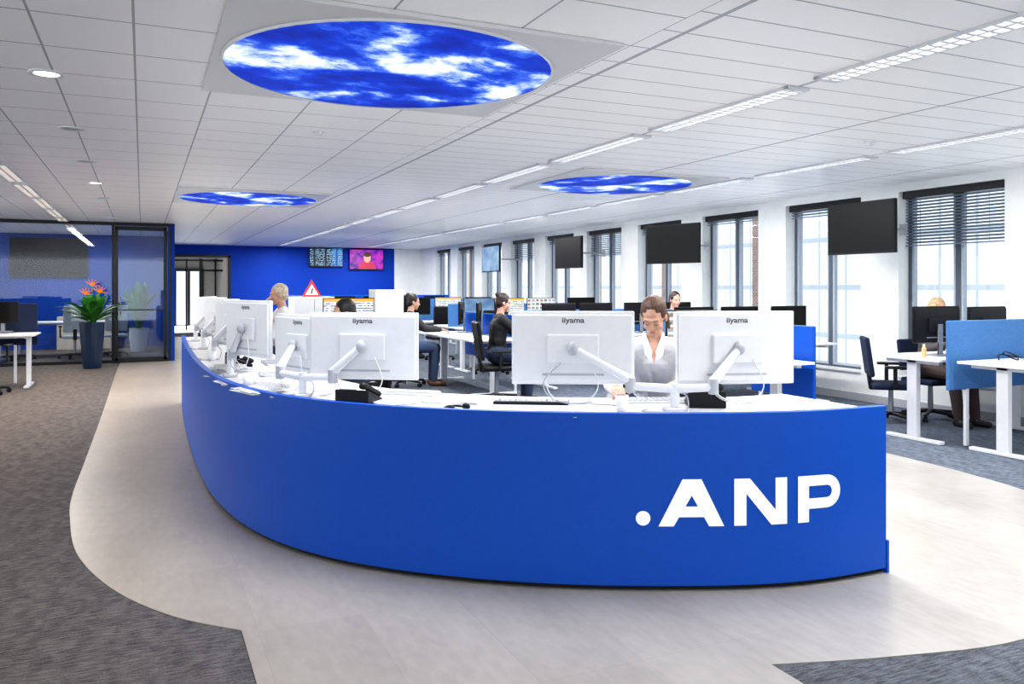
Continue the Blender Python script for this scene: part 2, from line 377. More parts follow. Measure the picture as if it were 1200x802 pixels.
area(-1.5,20.5,2,2,70); area(1.7,30,.8,4,30,col=(1,.92,.8)); area(4.5,24.5,5,.3,60)

# ------------------------------------------------------------ curved desk
pts=[(3.545,3.05),(3.30,3.045),(3.027,3.065),(2.718,3.15),(2.42,3.275),(1.852,3.56),(1.325,3.96),(.972,4.34),(.722,4.77),(.549,5.33),(.445,6.11),(.403,7.17),(.40,8.3),(.41,9.42),(.43,10.4),(.46,11.3)]
def cr(P,n=14):
    P=[V((a,b,0)) for a,b in P]; out=[]
    for i in range(len(P)-1):
        p0=P[i-1] if i else 2*P[0]-P[1]; p1=P[i];p2=P[i+1]; p3=P[i+2] if i+2<len(P) else 2*P[-1]-P[-2]
        for k in range(n):
            t=k/n; out.append(.5*((2*p1)+(p2-p0)*t+(2*p0-5*p1+4*p2-p3)*t*t+(3*p1-p0-3*p2+p3)*t**3))
    out.append(P[-1]); return out
raw=cr(pts)
def resample(c,step):
    L=[0]
    for a,b in zip(c[:-1],c[1:]): L.append(L[-1]+(b-a).length)
    n=int(L[-1]/step); out=[]; j=0
    for i in range(n+1):
        s=L[-1]*i/n
        while j<len(L)-2 and L[j+1]<s: j+=1
        t=(s-L[j])/(L[j+1]-L[j]); out.append(c[j].lerp(c[j+1],t))
    return out
C=resample(raw,.06)
for _ in range(25):
    C=[C[0]]+[C[i]*.5+(C[i-1]+C[i+1])*.25 for i in range(1,len(C)-1)]+[C[-1]]
SL=[0]
for a,b in zip(C[:-1],C[1:]): SL.append(SL[-1]+(b-a).length)
def tangent(i): return (C[min(i+1,len(C)-1)]-C[max(i-1,0)]).normalized()
def inward(i): t=tangent(i); return V((t.y,-t.x,0))
def at(s):
    s=max(0,min(SL[-1]-1e-4,s)); j=max(k for k in range(len(SL)) if SL[k]<=s); j=min(j,len(C)-2)
    t=(s-SL[j])/(SL[j+1]-SL[j]); return C[j].lerp(C[j+1],t),inward(j).lerp(inward(j+1),t).normalized()
def s_of_x(x):
    for i in range(len(C)-1):
        if C[i].x>=x>=C[i+1].x: return SL[i]+(SL[i+1]-SL[i])*(C[i].x-x)/(C[i].x-C[i+1].x)
desk=root('reception_desk','long curved news desk with glossy blue front and white top','desk',(0,0,0))
def strip(o0,o1,z0,z1,ia=0,ib=None):
    ib=len(C) if ib is None else ib; mb=MB(); rs=[]
    for i in range(ia,ib):
        p=C[i]; n=inward(i); rs.append([p+n*o0+V((0,0,z0)),p+n*o1+V((0,0,z0)),p+n*o1+V((0,0,z1)),p+n*o0+V((0,0,z1))])
    mb.rings(rs); return mb
strip(0,.045,.03,.88).obj('front_panel',m_blue,desk,.003)
strip(.03,.07,.004,.03).obj('plinth',m_black,desk)
strip(.046,.76,.825,.852).obj('worktop',m_white,desk,.002)
for i in (0,36,70,100,125,len(C)-1):
    i=min(i,len(C)-1); p=C[i]; n=inward(i); t=tangent(i)
    R=Matrix((t,n,V((0,0,1)))).transposed(); off=t*(.02 if i==0 else (-.02 if i==len(C)-1 else 0))
    mb=MB(); mb.box(p+n*.40+off+V((0,0,.42)),(.03,.66,.80),R); mb.obj('support_panel',m_wplas,desk)
p,n=at(0); t=tangent(0)
MB().box(p+n*.03-t*.008+V((0,0,.09)),(.016,.07,.17)).obj('end_block',m_blue,desk,.002)
s0=s_of_x(2.24)
def L(u,z):
    p,n=at(s0-u); return p-n*.004+V((0,0,z))
def quadgrid(mb,a,b,c,d,nu=8,nv=3):
    g=[[None]*(nv+1) for _ in range(nu+1)]
    for i in range(nu+1):
        for j in range(nv+1):
            s=i/nu;t=j/nv
            x=(a[0]*(1-s)+b[0]*s)*(1-t)+(d[0]*(1-s)+c[0]*s)*t; z=(a[1]*(1-s)+b[1]*s)*(1-t)+(d[1]*(1-s)+c[1]*s)*t
            g[i][j]=mb.bm.verts.new(L(x,z))
    for i in range(nu):
        for j in range(nv): mb.bm.faces.new((g[i][j],g[i+1][j],g[i+1][j+1],g[i][j+1]))
    mb._m()
z0,z1=.325,.557
mb=MB(); ring=[L(.036*math.cos(t),z0+.04+.036*math.sin(t)) for t in [2*math.pi*i/32 for i in range(32)]]; mb.poly(ring)
mb.obj('logo_dot',m_logo,desk)
def letter(ch):
    mb=MB()
    if ch=='A':
        a,w=.075,.325; t=.075
        quadgrid(mb,(a,z0),(a+t,z0),(a+.212,z1),(a+.118,z1)); quadgrid(mb,(a+w-t,z0),(a+w,z0),(a+.212,z1),(a+.118,z1))
        quadgrid(mb,(a+.072,z0+.045),(a+.255,z0+.045),(a+.228,z0+.098),(a+.10,z0+.098))
    if ch=='N':
        a,w=.45,.275; t=.062
        quadgrid(mb,(a,z0),(a+t,z0),(a+t,z1),(a,z1)); quadgrid(mb,(a+w-t,z0),(a+w,z0),(a+w,z1),(a+w-t,z1))
        quadgrid(mb,(a+w-t-.022,z0),(a+w,z0),(a+.080,z1),(a,z1))
    if ch=='P':
        a,w=.785,.25; t=.062
        quadgrid(mb,(a,z0),(a+t,z0),(a+t,z1),(a,z1)); R=.083; r=.031; cx=a+w-R; cz=z1-R
        quadgrid(mb,(a+t,z1-.052),(cx,z1-.052),(cx,z1),(a+t,z1)); quadgrid(mb,(a+t,cz-R),(cx,cz-R),(cx,cz-R+.052),(a+t,cz-R+.052))
        for i in range(16):
            t0=-math.pi/2+math.pi*i/16; t1=t0+math.pi/16
            q=lambda rr,tt:(cx+rr*math.cos(tt),cz+rr*math.sin(tt))
            quadgrid(mb,q(r,t0),q(R,t0),q(R,t1),q(r,t1),1,1)
    return mb
for ch in 'ANP': letter(ch).obj('logo_letter',m_logo,desk)

# ------------------------------------------------------------ monitors
def text_mesh(txt,size,mat,parent,loc,rot,name='brand_lettering',sx=1):
    cu=bpy.data.curves.new(name,'FONT'); cu.body=txt; cu.size=size; cu.align_x='CENTER'; cu.align_y='CENTER'; cu.offset=.0010
    t=link(bpy.data.objects.new('tmp',cu)); dg=bpy.context.evaluated_depsgraph_get(); me=bpy.data.meshes.new_from_object(t.evaluated_get(dg))
    bpy.data.objects.remove(t); me.materials.clear(); me.materials.append(mat)
    o=link(bpy.data.objects.new(name,me)); o.parent=parent; o.location=loc; o.rotation_euler=rot; o.scale=(sx,1,1); return o
def monitor(loc,rz,w=.655,h=.392,white=True,brand=True,scr=None,stand=False,label=None,cable=True,tilt=0,group=None):
    lab=label or ('white desktop monitor on an arm seen from behind' if white else 'black desktop monitor on a stand')
    r=root('monitor',lab,'monitor',loc,rz,group or 'desk monitors')
    if tilt: r.rotation_euler=(tilt,0,rz)
    mm=m_wplas if white else m_black
    mb=MB(); mb.box((0,0,0),(w,.022,h)); mb.box((0,-.017,0),(w*.965,.02,h*.90)); mb.obj('monitor_housing',mm,r,.006,label='white plastic casing' if white else None)
    mb=MB(); mb.box((0,-.034,-.005),(w*.42,.022,h*.40)); mb.obj('mount_cover',mm,r,.008)
    MB().box((0,-.0285,-h*.36),(w*.5,.003,.012)).obj('vent',m_gplas if white else m_grey,r)
    MB().box((0,.0115,.006),(w-.02,.002,h-.035)).obj('screen',scr or s_dark,r)
    if brand and white: text_mesh('iiyama',.040,m_txt,r,(0,-.0285,h*.375),(rad(90),0,0),sx=1.2)
    if stand:
        mb=MB(); mb.box((0,-.05,-h*.42),(.06,.02,h*.85)); mb.obj('stand_neck',m_grey if not white else mm,r,.004)
        mb=MB(); mb.box((0,-.03,-h*.5-.125),(.24,.18,.012)); mb.box((0,-.05,-h*.5-.06),(.06,.022,.13)); mb.obj('stand_foot',m_grey if not white else mm,r,.004)
    if cable and white:
        MB().tube([(w*.12,-.05,-h*.15),(w*.20,-.07,-h*.50),(w*.08,-.08,-h*.72),(-.10,-.07,-h*.66),(-.14,-.06,-h*.45),(-.09,-.045,-h*.18)],.0035).obj('cable',m_wplas,r,smooth=True)
        MB().tube([(-w*.10,-.05,-h*.2),(-w*.24,-.06,-h*.45),(-w*.18,-.08,-h*.66),(0,-.09,-h*.74),(.1,-.10,-h*.70)],.003).obj('cable',m_gplas,r,smooth=True)
    return r
ZW=.852
def arm(base,targets,ztop=1.05,zb=ZW,lab='white articulated dual monitor mount clamped to the desk'):
    r=root('articulated_mount',lab,'monitor mount',(base[0],base[1],zb),group='articulated monitor mounts')
    mb=MB(); mb.box((0,0,.012),(.10,.10,.024)); mb.obj('clamp',m_wplas,r,.006)
    MB().cyl((0,0,.024),(0,0,ztop-zb),.025,.023,18).obj('post',m_wplas,r,smooth=False,bevel=.003)
    for (tx,ty,tz,el) in targets:
        T=V((tx-base[0],ty-base[1],tz-zb)); A=V((0,0,ztop-zb-.03)); E=V((el[0]-base[0],el[1]-base[1],A.z+.01))
        mb=MB(); mb.cap(A,E,.024,.021); mb.obj('lower_link',m_wplas,r,smooth=True)
        mb=MB(); mb.cyl(E+V((0,0,-.035)),E+V((0,0,.045)),.027,seg=18); mb.obj('joint',m_gplas,r,.004)
        mb=MB(); mb.cap(E+V((0,0,.03)),T,.026,.020); mb.obj('upper_link',m_wplas,r,smooth=True)
        mb=MB(); mb.ell(T,(.030,.030,.038)); mb.obj('tilt_head',m_gplas,r,smooth=True)
    MB().tube([(.02,.02,ztop-zb-.05),(.06,-.02,.08),(.03,-.06,.01),(-.08,-.05,.008),(-.18,.03,.008),(-.1,.10,.008)],.004).obj('cable',m_gplas,r,smooth=True)
    return r
def mt(loc,phi,off=.06):
    n=V((math.sin(phi),-math.cos(phi),0)); return (loc[0]+n.x*off,loc[1]+n.y*off,loc[2])
Bp=(2.10,3.82,1.177); Cp=(2.90,3.47,1.177); Ap=(1.18,4.68,1.157)
monitor(Bp,rad(-27)); monitor(Cp,rad(-18)); monitor(Ap,rad(-32))
tb=mt(Bp,rad(-27)); tc_=mt(Cp,rad(-18)); ta=mt(Ap,rad(-32))
arm((2.53,3.50),[tb+((2.34,3.63),),tc_+((2.70,3.40),)],1.00)
A2=(.93,5.30,1.13); monitor(A2,rad(-72)); t2=mt(A2,rad(-72))
arm((.86,4.86),[ta+((1.00,4.70),),t2+((.76,5.06),)],1.0)
M2=(.68,5.92,1.215); monitor(M2,rad(-71)); M2b=(.72,6.62,1.17); monitor(M2b,rad(-100))
arm((.58,6.2),[mt(M2,rad(-71))+((.58,6.05),),mt(M2b,rad(-100))+((.60,6.4),)],1.04)
for y in (7.35,8.75,10.1):
    a=(.74,y,1.19); b=(.76,y+.70,1.19); monitor(a,rad(-66),cable=False); monitor(b,rad(-108),cable=False)
    arm((.58,y+.34),[mt(a,rad(-66))+((.58,y+.15),),mt(b,rad(-108))+((.6,y+.5),)],1.04)

# ------------------------------------------------------------ desk clutter
ZT=ZW
def phone(x,y,rz):
    r=root('desk_phone','black desk telephone with handset and keypad','telephone',(x,y,ZT),rz,'desk phones')
    mb=MB(); mb.rings([[V((-.10,-.10,0)),V((.10,-.10,0)),V((.10,-.10,.02)),V((-.10,-.10,.02))],[V((-.10,.10,0)),V((.10,.10,0)),V((.10,.10,.09)),V((-.10,.10,.09))]]); mb.obj('phone_base',m_black,r,.006)
    mb=MB(); mb.cap((-.065,-.085,.05),(-.065,.085,.115),.018); mb.ell((-.065,-.085,.045),(.026,.028,.02)); mb.ell((-.065,.085,.11),(.026,.028,.02)); mb.obj('handset',m_black,r,smooth=True)
    mb=MB(); R=Matrix.Rotation(math.atan2(.07,.2),3,'X')
    for i in range(3):
        for j in range(4): mb.box((.0+i*.03,-.075+j*.028,.033+j*.0098),(.02,.016,.006),R)
    mb.obj('keypad',m_blackm,r); MB().box((.03,.065,.082),(.10,.05,.004),R).obj('display',m_grey,r)
phone(1.10,4.46,rad(140)); phone(2.80,3.60,rad(150)); phone(.72,7.0,rad(90))
def papers(x,y,rz,n=3,lab='loose white printed paper sheets on the desk'):
    r=root('paper_stack',lab,'papers',(x,y,ZT),rz,'papers on the desk')
    for i in range(n): MB().box((random.uniform(-.02,.02),random.uniform(-.02,.02),.003+i*.003),(.21,.297,.002),Matrix.Rotation(random.uniform(-.2,.2),3,'Z')).obj('sheet',m_print if i==n-1 else m_paper,r)
papers(1.42,4.20,.6,2); papers(1.24,4.40,.2,6); papers(1.98,3.68,.5,2); papers(.72,5.5,.3,3); papers(.9,6.2,.1,3); papers(3.25,3.35,.2,2); papers(.66,5.2,.4,8); papers(.58,5.75,.1,5); papers(.62,6.6,.1,14); papers(.9,5.0,.9,2); papers(2.35,3.95,.9,3); papers(1.60,4.30,1.2,4)
def keyboard(x,y,rz,z=ZT,mat=None):
    r=root('keyboard','flat computer keyboard lying on the desk','keyboard',(x,y,z),rz,'keyboards')
    MB().box((0,0,.008),(.42,.13,.015)).obj('keyboard_body',mat or m_wplas,r,.004)
    mb=MB()
    for i in range(14):
        for j in range(4): mb.box((-.19+i*.0292,-.045+j*.03,.018),(.024,.024,.006))
    mb.obj('keys',m_gplas if mat is None else m_grey,r)
keyboard(2.62,3.84,rad(-25)); keyboard(1.45,4.75,rad(-40)); keyboard(1.0,7.1,rad(-90)); keyboard(1.0,9.2,rad(-90)); keyboard(1.98,4.08,rad(-30),ZT,m_black)
r=root('headset','black headset lying on the desk','headset',(1.50,3.98,ZT),.3)
MB().tube([(-.05,0,.015),(-.045,.05,.018),(0,.07,.02),(.045,.05,.018),(.05,0,.015)],.006).obj('headband',m_black,r,smooth=True)
for sx in (-.05,.05): MB().ell((sx,-.01,.02),(.018,.028,.02)).obj('ear_cushion',m_black,r,smooth=True)
for (cx,cy) in ((.62,5.45),(2.28,3.62),(.56,7.6)):
    r=root('drinking_cup','small white drinking cup on the desk','cup',(cx,cy,ZT),group='cups on the desk'); n=20
    f=lambda q,z:[V((math.cos(t)*q,math.sin(t)*q,z)) for t in [2*math.pi*i/n for i in range(n)]]
    MB().rings([f(.026,0),f(.036,.085),f(.033,.085),f(.024,.008)]).obj('cup_body',m_paper,r,smooth=True)

# ------------------------------------------------------------ office furniture
def chair(loc,rz,mat=None,lab='black office swivel chair',group='office chairs',hz=0,bh=.56):
    r=root('office_chair',lab,'chair',loc,rz,group); mat=mat or m_black
    MB().box((.02,0,.46+hz),(.46,.47,.065)).obj('seat',mat,r,.028,seg=4)
    R=Matrix.Rotation(rad(-8),3,'Y'); mb=MB(); mb.box((-.245,0,.56+bh/2+hz),(.05,.44,bh),R); mb.obj('backrest',mat,r,.024,seg=4)
    mb=MB(); mb.box((-.22,0,.52+hz),(.04,.07,.22),R); mb.box((-.1,0,.42+hz),(.24,.07,.03)); mb.obj('back_support',m_blackm,r,.005)
    for s in (-1,1):
        mb=MB(); mb.box((0,s*.27,.56+hz),(.04,.03,.22)); mb.box((.02,s*.27,.68+hz),(.24,.07,.03)); mb.box((0,s*.24,.45+hz),(.04,.08,.02)); mb.obj('armrest',m_blackm,r,.008)
    MB().cyl((0,0,.09),(0,0,.43+hz),.03,.025).obj('gas_lift',m_grey,r,smooth=False)
    mb=MB()
    for k in range(5):
        a=2*math.pi*k/5+.3; c,s=math.cos(a),math.sin(a); mb.cap((0,0,.10),(.29*c,.29*s,.075),.024,.016)
    mb.obj('star_base',m_blackm,r,smooth=True)
    for k in range(5):
        a=2*math.pi*k/5+.3; c,s=math.cos(a),math.sin(a); mb=MB(); 
        for o in (-.014,.014): mb.cyl((.29*c-s*(o-.008),.29*s+c*(o-.008),.031),(.29*c-s*(o+.008),.29*s+c*(o+.008),.031),.029,seg=14)
        mb.cyl((.29*c,.29*s,.03),(.29*c,.29*s,.08),.008); mb.obj('castor',m_black,r)
    return r
def bench(x,y,w,dp=.8,rz=0,zt=.78,lab='white office desk on metal legs'):
    r=root('office_desk',lab,'desk',(x,y,0),rz,'office desks')
    MB().box((0,0,zt-.0125),(w,dp,.025)).obj('worktop',m_white,r,.003)
    for s in (-1,1):
        mb=MB(); mb.box((s*(w/2-.12),0,zt/2),(.06,.11,zt-.06)); mb.box((s*(w/2-.12),0,.018),(.07,dp*.85,.032)); mb.box((s*(w/2-.12),0,zt-.045),(.06,dp*.8,.035)); mb.obj('leg',m_wplas,r,.006)
    mb=MB(); mb.box((0,0,zt-.055),(w-.3,.06,.03)); mb.obj('crossbar',m_wplas,r)
    return r
def divider(x,y,w,rz,z0=.6,z1=1.2,mat=None,lab='blue fabric desk divider screen'):
    r=root('desk_divider',lab,'divider',(x,y,0),rz,'desk dividers')
    MB().box((0,0,(z0+z1)/2),(w,.035,z1-z0)).obj('screen_panel',mat or m_div,r,.012)
    for s in (-1,1): MB().box((s*w*.35,0,z0/2+.01),(.04,.03,z0)).obj('support_leg',m_wplas,r)
    return r
bench(7.66,5.62,1.75,.74,0,.82); bench(7.72,4.74,1.75,.74,0,.82); divider(7.68,5.18,1.75,0,.54,1.19)
def bmon(x,y,z,rz,scr=None,w=.58,h=.35,lab=None): return monitor((x,y,z+.13+h/2),rz,w,h,False,False,scr,True,lab,False)
bmon(7.22,5.62,.822,0,w=.66,h=.36,lab='black desktop monitor seen from behind on a white desk'); bmon(7.98,5.62,.822,0,lab='black desktop monitor seen from behind on a white desk')
keyboard(7.6,4.72,0,.822,m_black)
r=root('cable_bundle','coil of black computer cables on a white desk','cable',(7.35,4.95,.822))
MB().tube([(-.15,0,.01),(-.05,.06,.05),(.05,-.03,.03),(.0,-.07,.01),(-.08,0,.06),(.05,.06,.07),(.15,.0,.02),(.25,.03,.01)],.006).obj('cable',m_black,r,smooth=True)
r=root('drink_bottle','small orange drink bottle on a white desk','bottle',(6.90,5.5,.822)); r.scale=(.7,.7,.7)
m_pal=M('pale_orange',(.8,.42,.2),.5)
mb=MB(); mb.cyl((0,0,0),(0,0,.12),.03,seg=18); mb.cyl((0,0,.12),(0,0,.15),.03,.014,18); mb.obj('bottle_body',m_pal,r,.003); MB().cyl((0,0,.15),(0,0,.18),.015,seg=14).obj('cap',m_wplas,r)
chair((7.60,6.48,0),rad(-40),m_navy,'dark blue fabric office swivel chair, empty',hz=-.05,bh=.44)
bench(5.0,6.30,1.8,.8); divider(6.0,6.45,.9,rad(90),.39,1.12,m_blue,'blue side screen at the end of a desk'); bmon(4.84,6.42,.782,0+math.pi,s_th,.60,.37,'black monitor showing a grid of picture thumbnails')
bench(7.0,8.2,2.4,.8); divider(7.0,8.62,2.4,0,.6,1.15); bench(7.0,9.04,2.4,.8)
for x in (6.1,6.8,7.6): bmon(x,8.05,.782,math.pi,s_dark)
bench(6.8,10.9,2.8,.8); divider(6.8,11.32,2.8,0,.6,1.15); bench(6.8,11.74,2.8,.8)
for x in (5.75,6.4,7.2,7.9): bmon(x,10.9,.782,0,s_dark)
bench(6.6,13.6,3.0,.8); divider(6.6,14.02,3.0,0,.6,1.2); bench(6.6,14.44,3.0,.8)
for x,s in ((5.5,s_blue),(6.1,s_text),(6.75,s_th),(7.6,s_dark)): bmon(x,13.5,.80,math.pi,s,.6,.38)
bench(4.45,11.4,2.3,.8,rad(90)); divider(4.88,11.4,2.3,rad(90),.4,1.1,m_blue)
for y,s in ((10.75,s_dark),(11.45,s_dark),(12.2,s_blue)): bmon(4.66,y,.782,rad(62),s,.58,.36)
bench(5.2,16.6,3.4,.8); divider(5.2,17.02,3.4,0,.6,1.25)
for x,s in ((3.9,s_dark),(4.6,s_blue),(5.3,s_dark),(6.0,s_text),(6.7,s_dark)): bmon(x,16.5,.79,math.pi,s,.6,.37)
bench(5.4,20.4,4.4,.8); divider(5.4,20.82,4.4,0,.6,1.3,m_blue)
for x in (3.8,4.6,5.4,6.2,7.0): bmon(x,20.3,.80,math.pi,s_dark)
bench(2.15,10.15,1.1,.8); bmon(2.33,10.0,.86,math.pi,s_text,.64,.38,'monitor showing a light web page with an orange bar')
chair((5.5,12.9,0),rad(80)); chair((7.3,12.8,0),rad(100)); chair((5.6,15.9,0),rad(90)); chair((2.6,9.2,0),rad(60))
bench(-2.55,14.25,2.2,.8,0,.80); monitor((-2.25,14.2,1.13),rad(185),.56,.34,True,False,s_blue,True,'white monitor with a bright screen on the desk',False)
monitor((-1.95,14.4,1.12),rad(160),.5,.33,False,False,s_dark,True,None,False)
chair((-2.0,13.4,0),rad(80),m_navy,'dark blue office chair pulled up to a white desk'); divider(-2.5,14.68,2.0,0,.6,1.25,m_navy)
bench(-1.7,20.3,2.4,1.0,0,.75,'white meeting table behind the glass partition')
for x,y,a in ((-2.3,19.4,85),(-1.3,19.4,95),(-.55,19.6,100)): chair((x,y,0),rad(a),m_gplas,'light grey meeting chair behind the glass')
def cabinet(x,y,w,h,d=.45,lab='tall white storage cabinet with double doors',mat=None):
    r=root('storage_cabinet',lab,'cabinet',(x,y,0)); MB().box((0,0,h/2),(w,d,h)).obj('cabinet_body',mat or m_white,r,.004)
    for s in (-1,1):
        dd=MB().box((s*w/4,-d/2-.01,h/2),(w/2-.006,.018,h-.04)).obj('door',mat or m_wplas,r,.003); MB().box((s*.03,-d/2-.03,h*.55),(.01,.02,.12)).obj('handle',m_grey,dd)
cabinet(2.3,12.3,.6,1.36); cabinet(3.9,13.9,.5,1.46)
cabinet(-1.2,22.2,1.3,.8,lab='low pale beige cabinet behind the glass partition',mat=M('beige_laminate',(.6,.52,.42),.5))
r=root('warning_sign','red and white triangular road warning sign on a cabinet','sign',(2.28,12.15,1.36)); r.scale=(.85,.85,.85)
tri=lambda k,y:[V((-.17*k,y,.16-.16*k)),V((.17*k,y,.16-.16*k)),V((0,y,.10+.20*k))]
mb=MB(); mb.rings([tri(1,0),tri(1,.012)]); mb.obj('sign_border',m_red,r)
mb=MB(); mb.rings([[V((-.115,-.003,.035)),V((.115,-.003,.035)),V((0,-.003,.225))],[V((-.115,0,.035)),V((.115,0,.035)),V((0,0,.225))]]); mb.obj('sign_face',m_signw,r)
mb=MB(); mb.box((0,-.005,.085),(.02,.003,.05)); mb.box((.01,-.005,.13),(.02,.003,.04)); mb.box((-.02,-.005,.06),(.05,.003,.012)); mb.obj('sign_symbol',m_black,r)

# ------------------------------------------------------------ TVs
def tv(x,y,zc,n,w=1.1,h=.63,scr=None,hang=True,lab='large black television bracketed out beside the windows'):
    r=root('television',lab,'television',(x,y,zc),n,'wall televisions')
    MB().box((0,.02,0),(w,.05,h)).obj('housing',m_black,r,.006); MB().box((0,-.007,.004),(w-.03,.004,h-.04)).obj('screen',scr or s_dark,r)
    mb=MB(); mb.box((0,.055,0),(.3,.03,.25))
    if hang:
        ln=(W-x)/abs(math.sin(n)) if abs(math.sin(n))>.1 else .5
        mb.box((0,.06+(ln-.06)/2,0),(.03,ln-.06,.03)); mb.box((0,ln-.012,0),(.10,.02,.14))
    mb.obj('bracket',m_gplas if hang else m_blackm,r)
    return r
tv(7.9,7.18,2.22,rad(-90),1.0,.63); tv(7.75,10.8,2.2,rad(-75),1.08,.63); tv(7.8,14.4,2.2,rad(-90)); tv(7.8,18.4,2.2,rad(-90),1.1,.64,s_blue,lab='bracketed television with a pale blue picture')
tv(5.42,YF-.085,2.47,0,1.08,.62,s_news,False,'wall television showing rows of news text'); tv(6.75,YF-.085,2.42,0,1.15,.68,s_show,False,'wall television showing a presenter against purple')
tv(-2.05,22.44,2.22,0,1.65,.95,s_dark,False,'large dark television on the meeting room wall')

# ------------------------------------------------------------ plants
def plant(x,y,pot,tall,lab,flower=True,sc=1,ls=1):
    r=root('potted_plant',lab,'plant',(x,y,0)); n=24
    f=lambda q,z:[V((math.cos(t)*q,math.sin(t)*q,z)) for t in [2*math.pi*i/n for i in range(n)]]
    MB().rings([f(.15*sc,0),f(.165*sc,.1),f(.215*sc,tall),f(.195*sc,tall),f(.185*sc,tall-.06)]).obj('planter',pot,r,smooth=False)
    MB().cyl((0,0,tall-.07),(0,0,tall-.04),.185*sc,seg=24).obj('soil',m_soil,r)
    mb=MB()
    for k in range(46):
        a=k*2.4; ln=random.uniform(.30,.72)*ls; sp=random.uniform(.15,.68)*(.75 if ls>1 else 1); c,s=math.cos(a),math.sin(a); st=V((c*.05,s*.05,tall-.05)); wdt=random.uniform(.05,.09)
        prevp=None
        for i in range(8):
            t=i/7; p=st+V((c*sp*t**1.5*.9,s*sp*t**1.5*.9,ln*(t-.35*t**3*sp*2))); w=wdt*(.12 if t<.3 else math.sin(max(0,(t-.25)/.75)*math.pi)**.7+.05)
            sd=V((-s,c,0))*w; row=(mb.bm.verts.new(p-sd),mb.bm.verts.new(p+V((0,0,-w*.25))),mb.bm.verts.new(p+sd))
            if prevp: mb.bm.faces.new((prevp[0],prevp[1],row[1],row[0])); mb.bm.faces.new((prevp[1],prevp[2],row[2],row[1]))
            prevp=row
    mb._m(); mb.obj('foliage',m_leaf,r,smooth=True)
    if flower:
        for hx,hz_ in ((0,.78),(.12,.66),(-.10,.62)):
            mb=MB(); top=V((hx,0,tall+hz_-.1))
            for i in range(5):
                a=-.9+i*.45; mb.cap(top,top+V((math.sin(a)*.14,-.02,math.cos(a)*.10+.02)),.015,.004,6)
            mb.cap(top,top+V((.13,0,.0)),.012,.003,6)
            mb.obj('flower',m_petal,r,smooth=True); MB().cyl((0,0,tall-.05),(hx,0,tall+hz_-.1),.008).obj('stem',m_leaf,r)
plant(-.85,16.9,m_pot,.85,'orange flowering bird-of-paradise plant in a tall dark blue planter')
plant(-.08,20.9,m_wplas,.55,'tall leafy green plant in a white pot behind the glass',False,1.1,1.9)

# ------------------------------------------------------------ people
def bake(mb,name,mat,parent,vox,it=4,dist=None):
    me=mb.mesh('tmp'); t=link(bpy.data.objects.new('tmp',me))
    m=t.modifiers.new('r','REMESH'); m.mode='VOXEL'; m.voxel_size=vox; m.use_smooth_shade=True
    s=t.modifiers.new('s','SMOOTH'); s.factor=.5; s.iterations=it
    dg=bpy.context.evaluated_depsgraph_get(); nm=bpy.data.meshes.new_from_object(t.evaluated_get(dg)); bpy.data.objects.remove(t)
    nm.name=name; nm.materials.clear(); nm.materials.append(mat)
    for p in nm.polygons: p.use_smooth=True
    o=link(bpy.data.objects.new(name,nm))
    if parent: o.parent=parent
    return o
skin_c=M('skin_fair',(.58,.34,.25),.55,noise=.04,ns=30,spec=.3); lip_c=M('lips',(.46,.19,.15),.5); eye_w=M('eye_white',(.6,.58,.55),.3); eye_d=M('iris',(.03,.02,.015),.2)
def ik(Sh,T,a,b,hint):
    d=T-Sh; Ln=min(d.length,a+b-.01); ax=d.normalized(); x=(a*a-b*b+Ln*Ln)/(2*Ln); h=math.sqrt(max(0,a*a-x*x))
    pr=(hint-ax*hint.dot(ax)).normalized(); return Sh+ax*x+pr*h, Sh+ax*Ln
